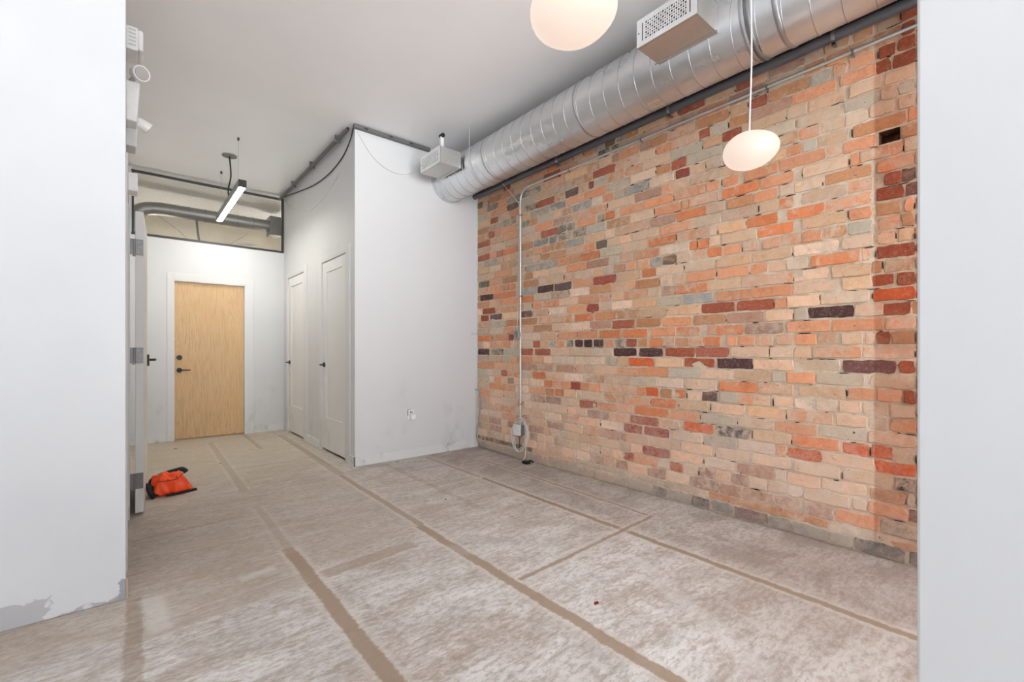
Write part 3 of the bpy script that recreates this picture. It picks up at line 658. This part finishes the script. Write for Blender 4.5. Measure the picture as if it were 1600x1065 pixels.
# ---------------------------------------------------------------- linear pendant in the hall
ll = thing('linear_pendant', P(.75, 5.27, 1.47+1), 'slim lit linear light hanging from thin cables in the hall', 'pendant light')
x, z = .75, 2.470; y0, y1 = 4.58, 5.95; hw, hh = .031, .036
MB().box(P(x-hw, y0, z-hh*.8), P(x+hw, y1, z+hh)).build('housing', simple('brushed_aluminium', (150, 150, 150), .4, .6), ll, .002)
for ye in (y0-.004, y1): MB().box(P(x-hw, ye, z-hh*.8), P(x+hw, ye+.004, z+hh)).build('end_cap', m_black, ll)
MB().box(P(x-hw*.70, y0+.008, z-hh*.8-.004), P(x+hw*.70, y1-.008, z-hh*.8+.001)).build('diffuser', emit('lamp_diffuser_glow', (1., .96, .87), 84), ll)
for y in (4.78, 5.80):
    c = MB(); c.cyl(P(x, y, z+hh), P(x, y, 2.95), .0016, 8); o = c.build('suspension_cable', m_cable_g, ll)
    MB().cyl(P(x, y, 2.925), P(x, y, 2.95), .011, 14).build('ceiling_cup', m_frame, o)
MB().tube(smooth_path([P(x, 5.27, z+hh), P(x-.012, 5.26, 2.6), P(x+.012, 5.27, 2.75), P(x, 5.27, 2.94)], 8), .008, 10).build('power_cord', m_cable_k, ll)
MB().cyl(P(x, 5.27, 2.94), P(x, 5.27, 2.95), .075, 32).build('canopy', m_hinge, ll)

# ---------------------------------------------------------------- pebble pendants
glow = emit('opal_glass_glow', (1., .80, .68), .80, (140, 128, 120))
def pebble(W, H, seed):
    mb = MB(); n = 40; m = 26; vs = []
    for i in range(m+1):
        th = math.pi*i/m
        for k in range(n):
            a = 2*math.pi*k/n
            x, y, z = math.sin(th)*math.cos(a), math.sin(th)*math.sin(a), math.cos(th)
            z = z*(1-.08*x) ; zz = z*H/2*(1.0 if z > 0 else .98)
            e = .92
            sx = math.copysign(abs(x)**e, x); sy = math.copysign(abs(y)**e, y)
            vs.append(Vector((sx*W/2*(1+.05*z), sy*W*.46, zz+ .05*H*x*1.0)))
    fs = [(i*n+k, (i+1)*n+k, (i+1)*n+(k+1) % n, i*n+(k+1) % n) for i in range(m) for k in range(n)]
    return mb.add(vs, fs, 0, True)
def pendant(loc, W, H, label, rz):
    r = thing('pebble_pendant', loc, label, 'pendant light', None, None, rz)
    s_ = pebble(W, H, 1).build('shade', glow, r, local=True); s_['label'] = 'glowing opal glass shade shaped like a pebble'
    top = CEIL-loc[2]
    MB().tube(smooth_path([(-.002, 0, H*.40), (-.006, 0, H*.75), (.004, 0, top*.4), (0, 0, top*.7), (0, 0, top-.02)], 6), .0042, 8).build('cord', m_plastic, r, local=True)
    MB().cyl((0, 0, top-.03), (0, 0, top), .06, 28).build('canopy', m_plastic, r, local=True)
    return r
pa = pendant(P(2.13, .865, 1.898), .262, .183, 'glowing pebble shaped pendant hanging in front of the brick wall', math.radians(-40))
pb = pendant(P(.99, .897, 1.990), .290, .195, 'large glowing pebble pendant cut off by the top edge', math.radians(-18))

# ---------------------------------------------------------------- spiral duct
DX, DZ, DR = 2.42, 2.665, .187
du = thing('spiral_duct', P(DX, 1.8, DZ), 'large galvanised spiral duct running under the ceiling along the brick wall', 'duct')
ya, yb = -1.28, 3.868
MB().tube([P(DX, ya+(yb-ya)*i/80, DZ) for i in range(81)], DR*S, 72).build('duct_body', m_duct, du)
hx = []; pitch = .128; turns = (yb-ya)*S/pitch; N = int(turns*48)
for i in range(N+1):
    a = 2*math.pi*i/48; r = DR*S+.0008
    hx.append(Vector((DX*S+r*math.cos(a), ya*S+pitch*i/48, DZ*S+r*math.sin(a))))
MB().tube(hx, .0021, 6).build('spiral_seam', m_seam, du)
for y, wd in ((.80, .02), (.95, .014), (2.02, .014), (3.05, .010)):
    MB().tube([P(DX, y, DZ), P(DX, y+.004, DZ), P(DX, y+wd, DZ), P(DX, y+wd+.004, DZ)], [DR*S, DR*S+.004, DR*S+.004, DR*S], 64, cap=False).build('joint_band', m_seam, du)
def strap(y, wdt, mat, name, parent):
    mb = MB(); vs = []; n = 40; rr = DR*S+.006
    path = [(DX-DR-.02, 2.948)] if False else []
    pts = []
    for i in range(n+1):
        a = math.pi*(1.0) + math.pi*i/n
        pts.append(Vector((DX*S+rr*math.cos(a), y*S, DZ*S+rr*math.sin(a))))
    pts = [Vector((pts[0].x, y*S, 2.95*S))]+pts+[Vector((pts[-1].x, y*S, 2.95*S))]
    for p in pts: vs += [p+Vector((0, -wdt/2, 0)), p+Vector((0, wdt/2, 0))]
    fs = [(2*i, 2*i+1, 2*i+3, 2*i+2) for i in range(len(pts)-1)]
    mb.add(vs, fs, 0, True)
    return mb.build(name, mat, parent, solid=.0015)
strap(.93, .03, m_hinge, 'hanger_strap', du)
strap(3.22, .008, m_cable_w, 'hanger_strap', du)

# registers on the duct
def register(loc, label):
    r = thing('air_register', loc, label, 'air vent', 'perforated registers on the spiral duct')
    L, H, D = .33*S, .142*S, .215*S        # face centre at the origin, box runs towards +x
    t = .0012
    hb = MB(); hb.box((.001, -L/2, -H/2), (D, L/2, -H/2+t)); hb.box((.001, -L/2, H/2-t), (D, L/2, H/2)); hb.box((.001, -L/2, -H/2), (D, -L/2+t, H/2)); hb.box((.001, L/2-t, -H/2), (D, L/2, H/2))
    hb.box((.012, -L/2, -H/2), (.014, L/2, H/2), 1); hb.box((D-.04, -L/2-.012, -H/2-.006), (D-.03, L/2+.012, -H/2))
    hb.build('housing', [m_duct_box, m_dark], r, local=True)
    # pierced face: a grid of cells, each with an eye-shaped or diamond hole
    g = MB(); gx, gz = L*.70, H*.66; nx, nz = 19, 7; cw, chh = gx/nx, gz/nz
    for i in range(nx):
        for j in range(nz):
            cy, cz = -gx/2+cw*(i+.5), -gz/2+chh*(j+.5)
            if (i+j) % 2 == 0:
                k = (i//1+j*3) % 4 == 0
                a, b_ = (.44, .49) if k or (i % 4 == 2 and j % 2 == 0) else (.40, .36)
            else: a, b_ = (.24, .36)
            o8 = [(-.5, -.5), (0, -.5), (.5, -.5), (.5, 0), (.5, .5), (0, .5), (-.5, .5), (-.5, 0)]
            i8 = [(-a*.62, -b_*.62), (0, -b_), (a*.62, -b_*.62), (a, 0), (a*.62, b_*.62), (0, b_), (-a*.62, b_*.62), (-a, 0)]
            vs = [(0, cy+p*cw, cz+q*chh) for p, q in o8]+[(0, cy+p*cw, cz+q*chh) for p, q in i8]
            g.add(vs, [(q, 8+q, 8+(q+1) % 8, (q+1) % 8) for q in range(8)])
    sl = .007; sy = gx/2+.014                                          # a slot at either end of the pattern
    f = .0
    for (u0, u1, v0, v1) in ((-L/2, -sy-sl, -H/2, H/2), (sy+sl, L/2, -H/2, H/2), (-sy-sl, sy+sl, gz/2, H/2), (-sy-sl, sy+sl, -H/2, -gz/2), (-sy, -gx/2, -gz/2, gz/2), (gx/2, sy, -gz/2, gz/2)):
        g.add([(0, u0, v0), (0, u1, v0), (0, u1, v1), (0, u0, v1)], [(0, 1, 2, 3)])
    o = g.build('grille', m_plastic, r, local=True, solid=.0018); o['label'] = 'white pierced face plate'
    for y in (-1, 1): MB().cyl((-.0025, y*(L/2-.014), 0), (0, y*(L/2-.014), 0), .004, 12).build('screw', m_black, o, local=True)
    return r
r1 = register(P(2.038, 1.235, 1.662+1), 'white faced metal air register on the duct, near the top of the view')
r2 = copy_tree(r1); r2.location = P(2.0, 3.495, 1.672+1)
r2['label'] = 'smaller looking metal air register at the far end of the duct by the white wall'
sc = thing('pipe_stub', P(2.07, 3.41, 2.743), 'short white stub with a round black end on top of the far register', 'pipe stub')
MB().box(P(2.055, 3.398, 2.7435), P(2.085, 3.422, 2.875)).build('stub_body', m_plastic, sc, .004)
MB().cyl(P(2.07, 3.385, 2.872), P(2.07, 3.43, 2.872), .021, 24).build('stub_end', m_black, sc, .002)

# ---------------------------------------------------------------- pipes on the brick wall
dp = thing('drain_pipe', P(2.73, 1.8, 2.60), 'thick dark grey pipe along the brick wall under the duct', 'pipe')
MB().cyl(P(2.742, -1.28, 2.603), P(2.742, 3.866, 2.603), .026*S, 24).build('pipe_body', m_pipe, dp)
for y in (.70, 1.62, 2.65):
    m = MB(); m.tube([P(2.742, y, 2.603), P(2.742, y+.016, 2.603)], .030*S, 24); m.box(P(2.728, y+.001, 2.560), P(2.738, y+.015, 2.578)); m.box(P(2.728, y+.001, 2.560), P(2.78, y+.015, 2.566)); m.cyl(P(2.733, y-.006, 2.569), P(2.733, y+.022, 2.569), .0045, 8)
    m.build('pipe_clamp', m_steel, dp)
sp = thing('steel_beam', P(2.76, 1.8, 2.66), 'dark steel ledge between the duct and the brick wall', 'beam')
MB().box(P(2.70, -1.28, 2.655), P(2.779, 3.866, 2.665)).box(P(2.770, -1.28, 2.64), P(2.779, 3.866, 2.70)).build('angle_steel', m_frame, sp)
CX = 2.765; CY = 3.165
cd = thing('conduit', P(CX, 2.0, 2.5), 'thin steel conduit along the brick wall bending down to the white junction box', 'conduit')
cp = [P(CX, -1.28, 2.498), P(CX, 2.9, 2.498)]
for i in range(1, 9):
    a = math.pi/2*i/8; cp.append(P(CX, CY-.11+.11*math.sin(a), 2.388+.11*math.cos(a)))
cp.append(P(CX, CY, .30))
MB().tube([cp[0], P(CX, 1.2, 2.498), P(CX, 2.2, 2.498)]+[P(CX, CY-.125, 2.498)]+cp[2:], .0105, 14).build('conduit_body', m_conduit, cd)
for y in (.63, 1.03, 1.86, 2.55):
    MB().box(P(CX-.010, y, 2.486), P(2.779, y+.010, 2.509)).box(P(CX+.004, y, 2.472), P(2.779, y+.010, 2.487)).build('conduit_strap', m_steel, cd, .001)
for z in (.50, 1.5, 2.25):
    MB().box(P(CX-.012, CY-.018, z), P(2.779, CY+.012, z+.014)).build('conduit_strap', m_steel, cd, .001)
# thin white cable beside the conduit, crossing to the duct
m = MB().tube(smooth_path([P(2.70, 3.36, 2.60), P(2.75, 3.20, 2.40), P(2.768, 3.185, 2.3), P(2.768, 3.195, 1.8), P(2.765, 3.20, 1.4), P(2.75, 3.20, 1.16)], 8), .0032, 8)
tag(m.build('thermostat_cable', m_cable_w), 'thin white cable running down beside the conduit from the duct', 'cable')
# bundled cable end
cb = thing('cable_bundle', P(2.75, 3.19, 1.15), 'small tied bundle of grey white cable hanging on the conduit', 'cable')
R = random.Random(3); m = MB()
for q in range(9):
    a = R.uniform(-1, 1); ww = R.uniform(.018, .045); h = R.uniform(.07, .10); c = P(2.755-.006*q/3, 3.178, 1.165)
    loop = []
    for i in range(20):
        t = 2*math.pi*i/20
        loop.append(c+Vector((math.sin(a)*ww*math.sin(t)*.5-.012, ww*math.sin(t)*(1-math.cos(t))*.55*1.2, .045+h*(math.cos(t)-1)/2*1.15)))
    m.tube(loop, .0035, 6, closed=True)
m.build('loops', m_cable_g, cb)
MB().tube(smooth_path([P(2.745, 3.20, 1.19), P(2.742, 3.225, 1.12), P(2.745, 3.245, 1.06)], 6), .005, 8).build('cable_end', m_cable_w, cb)
# junction box
jb = thing('junction_box', P(2.76, CY, .26), 'white square junction box low on the brick wall inside the cable coil', 'junction box')
MB().box(P(2.725, CY-.045, .225), P(2.779, CY+.045, .315)).build('box_body', m_steel, jb, .002)
MB().box(P(2.718, CY-.052, .222), P(2.7255, CY+.052, .322)).build('cover_plate', m_plastic, jb, .002)
MB().cyl(P(2.762, CY+.01, .06), P(2.762, CY+.01, .225), .006, 10).build('ground_wire', m_pipe, jb)
# coiled cable
cc = thing('coiled_cable', P(2.75, 3.1, .2), 'oval coil of white grey cable hanging around the junction box down to the floor', 'cable')
m = MB(); pts = []
for i in range(5*36+1):
    t = 2*math.pi*i/36; k = i/36
    ry_, rz_ = .096+.012*math.sin(k*2.1), .146+.014*math.cos(k*3.3)
    pts.append(P(2.735-.006*math.sin(k*5)-.004*k+.004*math.cos(t), 3.125+.008*math.sin(k*1.7)+ry_*math.sin(t)-.02*math.cos(t), .215+.004*k+rz_*math.cos(t)))
m.tube(pts, .0038, 8); m.build('coil', m_cable_w, cc)
m = MB(); m.tube(smooth_path([P(2.715, 3.03, .22), P(2.70, 3.02, .12), P(2.70, 3.03, .05), P(2.70, 3.06, .012)], 8), .0055, 8); m.build('cable_tail', m_cable_w, cc)
m = MB().tube(smooth_path([P(2.755, 3.866, .60), P(2.752, 3.80, .585), P(2.748, 3.77, .48), P(2.755, 3.80, .32), P(2.755, 3.835, .18), P(2.748, 3.83, .09), P(2.74, 3.74, .03), P(2.745, 3.5, .015), P(2.742, 3.3, .012), P(2.735, 3.16, .012), P(2.72, 3.08, .014)], 8), .0065, 8)
tag(m.build('floor_cable', m_cable_g), 'grey cable from the corner hole down and along the foot of the brick wall', 'cable')
pk = thing('cable_connector', P(2.68, 2.98, 0), 'black connector lying on the floor at the end of the coiled cable', 'connector')
MB().box(P(2.655, 2.955, .0), P(2.705, 3.02, .026)).build('connector_body', m_black, pk, .006)
MB().tube(smooth_path([P(2.69, 2.99, .02), P(2.705, 2.955, .03), P(2.72, 2.94, .012)], 5), .008, 8).build('connector_lead', m_black, pk)
tg = MB().box(P(2.70, 3.852, 1.165), P(2.76, 3.8565, 1.19))
tag(tg.build('paper_scrap', m_plastic_grey), 'torn scrap of clear tape on the white wall by the brick corner', 'tape')
tg.v  # noqa
for y, z, lab in ((3.58, .47, 'upper'), (3.77, .37, 'left'), (3.55, .17, 'lower')):
    m = MB(); m.sphere(P(2.774, y, z), (.006, .014, .018), 10)
    tag(m.build('plaster_dab', m_plastic), 'small white plaster dab on brick, %s of the three by the corner' % lab, 'plaster', 'plaster dabs on the brick')

# ---------------------------------------------------------------- outlet with a plugged-in charger
def on_end_wall(u, v):   # a point of the plain end wall seen at that column and row
    a = (u-800)/707; rx, ry = .6438+a*.7652, .7652-a*.6438; d = 3.87/ry
    return rx*d, 1+(548-v)/707*d
ox, oz = on_end_wall(642.5, 648)
ou = thing('wall_outlet', P(ox, 3.87, oz), 'white wall outlet low on the plain white wall', 'outlet')
MB().box(P(ox-.032, 3.8655, oz-.035), P(ox+.028, 3.8705, oz+.052)).build('cover_plate', m_plastic, ou, .003)
MB().box(P(ox-.037, 3.8685, oz-.005), P(ox-.031, 3.8702, oz+.048)).box(P(ox-.034, 3.8685, oz+.05), P(ox+.0, 3.8702, oz+.055)).build('edge_strip', m_dark, ou)  # thin dark strips along the plate's left and top edges
MB().box(P(ox-.012, 3.864, oz+.018), P(ox-.006, 3.8656, oz+.036)).box(P(ox+.004, 3.864, oz+.018), P(ox+.010, 3.8656, oz+.036)).build('socket_slot', m_dark, ou)
ch = thing('plug_adapter', P(ox, 3.84, oz-.02), 'white rounded plug adapter pushed into the wall outlet', 'plug')
MB().box(P(ox-.022, 3.826, oz-.042), P(ox+.030, 3.8655, oz+.010)).build('adapter_body', m_plastic, ch, .012)

# ---------------------------------------------------------------- hall ceiling pipe, channel and cables
hp = thing('ceiling_pipe', P(1.43, 5, 2.9), 'grey pipe under the hall ceiling with an open dark end near the corner', 'pipe')
MB().tube([P(1.43, 3.90, 2.915), P(1.43, 6.24, 2.905)], .020, 16).build('pipe_body', m_channel, hp)
MB().cyl(P(1.43, 3.896, 2.915), P(1.43, 3.905, 2.915), .0145, 16).build('pipe_mouth', m_dark, hp)
for y in (4.15, 4.9, 5.6): MB().box(P(1.405, y, 2.888), P(1.455, y+.012, 2.95)).build('pipe_clamp', m_channel, hp)
ck = thing('ceiling_channel', P(1.8, 3.85, 2.93), 'grey metal channel along the ceiling edge of the plain white wall', 'channel')
m = MB(); m.box(P(1.46, 3.83, 2.918), P(2.20, 3.869, 2.948)); m.build('channel_body', m_channel, ck, .002)
for xx in (1.55, 1.78, 1.98): MB().box(P(xx, 3.822, 2.924), P(xx+.03, 3.831, 2.936)).build('channel_clip', m_frame, ck)
m = MB().tube(smooth_path([P(1.462, 3.855, 2.93), P(1.468, 3.95, 2.84), P(1.47, 4.15, 2.76), P(1.47, 4.5, 2.72), P(1.47, 4.95, 2.74), P(1.47, 5.5, 2.82), P(1.46, 6.0, 2.895), P(1.45, 6.22, 2.92)], 8), .0062, 8)
tag(m.build('black_cable', m_cable_k), 'black cable drooping along the hall wall from the outside corner', 'cable')
m = MB().tube(smooth_path([P(1.474, 3.92, 2.86), P(1.474, 4.3, 2.62), P(1.474, 4.8, 2.52), P(1.474, 5.3, 2.54), P(1.474, 5.9, 2.73), P(1.474, 6.2, 2.9)], 8), .003, 8)
tag(m.build('white_cable', m_cable_w), 'thin white cable hanging in a deep curve on the hall wall below the black one', 'cable')
m = MB().tube(smooth_path([P(1.50, 3.862, 2.90), P(1.60, 3.862, 2.76), P(1.72, 3.862, 2.665), P(1.85, 3.862, 2.63), P(1.97, 3.86, 2.65), P(2.05, 3.84, 2.69)], 8), .003, 8)
tag(m.build('white_cable', m_cable_w), 'thin white cable looping across the plain wall to the far register', 'cable')

# ---------------------------------------------------------------- orange bag
bg = thing('dry_bag', P(.22, 3.98, 0), 'small orange bag with black trim lying on the floor by the open door', 'bag', rz=math.radians(9))
def bag_body():
    mb = MB(); nu, nv = 40, 28; vs = []
    L, W, H = .27, .17, .17
    for i in range(nu+1):
        u = -1+2*i/nu
        for j in range(nv):
            a = 2*math.pi*j/nv
            e = .55
            cy = math.copysign(abs(math.cos(a))**e, math.cos(a)); sz = math.copysign(abs(math.sin(a))**e, math.sin(a))
            end = (1-abs(u)**(5 if u < 0 else 2.6))**.45 if abs(u) < 1 else .0
            hgt = H*(.98 if u < 0 else 1-.18*u)*(end*.9+.1*(1 if abs(u) < .98 else .2)); wid = W*(end*.85+.15)*(1+.12*u)
            wr = .005*math.sin(9*u+3*a)+.004*math.sin(17*u-5*a+1)+.006*mnoise.noise(Vector((u*3, math.cos(a)*2, math.sin(a)*2)))
            z = hgt*.5*(1+sz)*(1 if sz > 0 else 1)+wr*(sz+1)*.8
            y = cy*wid/2*(1-.25*max(0, sz))+wr*cy+.02*(z/H)
            if u > .5: z *= 1-(u-.5)*.9
            vs.append(Vector((u*L/2+.012*math.sin(a*2)*u, y, max(0.002, z))))
    fs = [(i*nv+j, i*nv+(j+1) % nv, (i+1)*nv+(j+1) % nv, (i+1)*nv+j) for i in range(nu) for j in range(nv)]
    fs += [tuple(range(nv-1, -1, -1)), tuple(nu*nv+j for j in range(nv))]
    return mb.add(vs, fs, 0, True)
bo = bag_body().build('bag_body', m_orange, bg, local=True)
def webbing(name, pts, w, n=6, t=.0035):
    pts = smooth_path(pts, n); mb = MB(); vs = []
    for q, p in enumerate(pts):
        d = (pts[min(q+1, len(pts)-1)]-pts[max(q-1, 0)]).normalized(); side = d.cross(Vector((0, -.75, .66))).normalized()
        vs += [p-side*w/2, p+side*w/2]
    mb.add(vs, [(2*q, 2*q+1, 2*q+3, 2*q+2) for q in range(len(pts)-1)], 0, True)
    return mb.build(name, m_webbing, bg, local=True, solid=t)
webbing('roll_top', [(-.13, .02, .085), (-.12, .045, .12), (-.05, .05, .152), (.03, .055, .165), (.08, .05, .170), (.105, .03, .145)], .034, 7, .012)
webbing('end_shade_strip', [(-.138, .04, .10), (-.145, -.01, .08), (-.14, -.05, .04), (-.12, -.075, .008)], .05)  # black strip painting the shading on the bag's left end
webbing('bottom_strap', [(-.06, -.088, .012), (.03, -.092, .012), (.10, -.075, .014), (.15, -.05, .010)], .02)
MB().box((.11, -.07, .001), (.155, -.04, .018)).build('buckle', m_webbing, bg, .004, local=True)
MB().tube(smooth_path([(-.11, -.070, .128), (-.04, -.073, .122), (.01, -.070, .124), (.05, -.055, .145), (.07, -.03, .160)], 6), .0028, 8).build('flap_seam', simple('dark_orange_seam', (120, 24, 10), .7), bg, local=True)

# ---------------------------------------------------------------- floor bits
m = MB(); c = P(1.408, 1.154, 0); m.add([c+Vector(v) for v in ((-.016, 0, .001), (-.004, .012, .005), (.015, .006, .002), (.006, -.010, .006), (-.006, -.006, .002), (-.016, 0, .004), (.015, .006, .006))], [(0, 4, 3, 2, 1), (5, 1, 6), (5, 4, 3, 6)])
tag(m.build('dried_leaf', m_leaf, solid=.0008), 'tiny dried dark red leaf on the concrete floor in the foreground', 'leaf')
for x, y, w, lab in ((.345, 5.75, .05, 'thin dark splinter on the hall floor in front of the oak door'), (.605, 4.75, .018, 'small dark chip on the hall floor left of the closets'), (1.83, 3.78, .05, 'dark crumb of debris at the foot of the plain wall'), (1.62, 2.62, .02, 'small dark chip on the open floor in front of the plain wall')):
    m = MB(); c = P(x, y, 0); m.add([c+Vector(v) for v in ((-w/2, 0, .001), (-w*.2, .007, .001), (w/2, .004, .001), (w*.3, -.005, .001), (-w/3, -.006, .001), (0, 0, .006))], [(0, 1, 5), (1, 2, 5), (2, 3, 5), (3, 4, 5), (4, 0, 5), (4, 3, 2, 1, 0)])
    tag(m.build('debris_chip', m_dark), lab, 'debris')

# ---------------------------------------------------------------- light
wd = bpy.data.worlds.new('daylight'); bpy.context.scene.world = wd; wd.use_nodes = True
nt = wd.node_tree; bgn = nt.nodes['Background']
tc = nt.nodes.new('ShaderNodeTexCoord'); sx = nt.nodes.new('ShaderNodeSeparateXYZ'); nt.links.new(tc.outputs['Generated'], sx.inputs[0])
mr = nt.nodes.new('ShaderNodeMapRange'); nt.links.new(sx.outputs[2], mr.inputs[0])
for _i, _v in enumerate((-.06, .06, 1., 0.)): mr.inputs[_i+1].default_value = _v
mx = nt.nodes.new('ShaderNodeMix'); mx.data_type = 'RGBA'; nt.links.new(mr.outputs[0], mx.inputs[0])
mx.inputs[6].default_value = (.91, .97, 1.03, 1)          # overcast sky
mx.inputs[7].default_value = (4.5, 4.65, 4.75, 1)          # added glow below the horizon, brightened to light the ceiling
nt.links.new(mx.outputs[2], bgn.inputs[0]); bgn.inputs[1].default_value = 4.75
def area(name, loc, rot, sx, sy, power, col, portal=False):
    l = bpy.data.lights.new(name, 'AREA'); l.shape = 'RECTANGLE'; l.size = sx; l.size_y = sy; l.energy = power; l.color = col
    o = bpy.data.objects.new(name, l); C.objects.link(o); o.location = loc; o.rotation_euler = rot
    if portal: l.cycles.is_portal = True
    return o
for a, b, za, zb, yw in WIN:
    area('window_portal', P((a+b)/2, yw-.03, (za+zb)/2), (math.radians(90), 0, 0), (b-a)*S, (zb-za)*S, 1, (1, 1, 1), True)
def fill_point(loc, power, col, r=.08):
    l = bpy.data.lights.new('back_room_fill', 'POINT'); l.energy = power; l.color = col; l.shadow_soft_size = r
    o = bpy.data.objects.new('back_room_fill', l); C.objects.link(o); o.location = loc
fill_point(P(1.7, 7.3, 2.2), 15, (1, .94, .84), .1); fill_point(P(.3, 7.5, 2.1), 14, (1, .94, .84), .1)  # unseen point lights added to brighten the room behind the mesh

# ---------------------------------------------------------------- camera
cam = bpy.data.cameras.new('camera'); co = bpy.data.objects.new('camera', cam); C.objects.link(co)
co.location = (0, 0, S); co.rotation_euler = (math.radians(90), 0, math.radians(-40.08))
cam.sensor_width = 36; cam.lens = 707/1600*36; cam.shift_y = 15.5/1600; cam.clip_start = .02
sce = bpy.context.scene; sce.camera = co
sce.view_settings.view_transform = 'Standard'; sce.view_settings.look = 'None'; sce.view_settings.gamma = 1; sce.view_settings.use_curve_mapping = False
sce.view_settings.exposure = 0
sce.cycles.max_bounces = 10; sce.cycles.diffuse_bounces = 6; sce.cycles.use_denoising = True
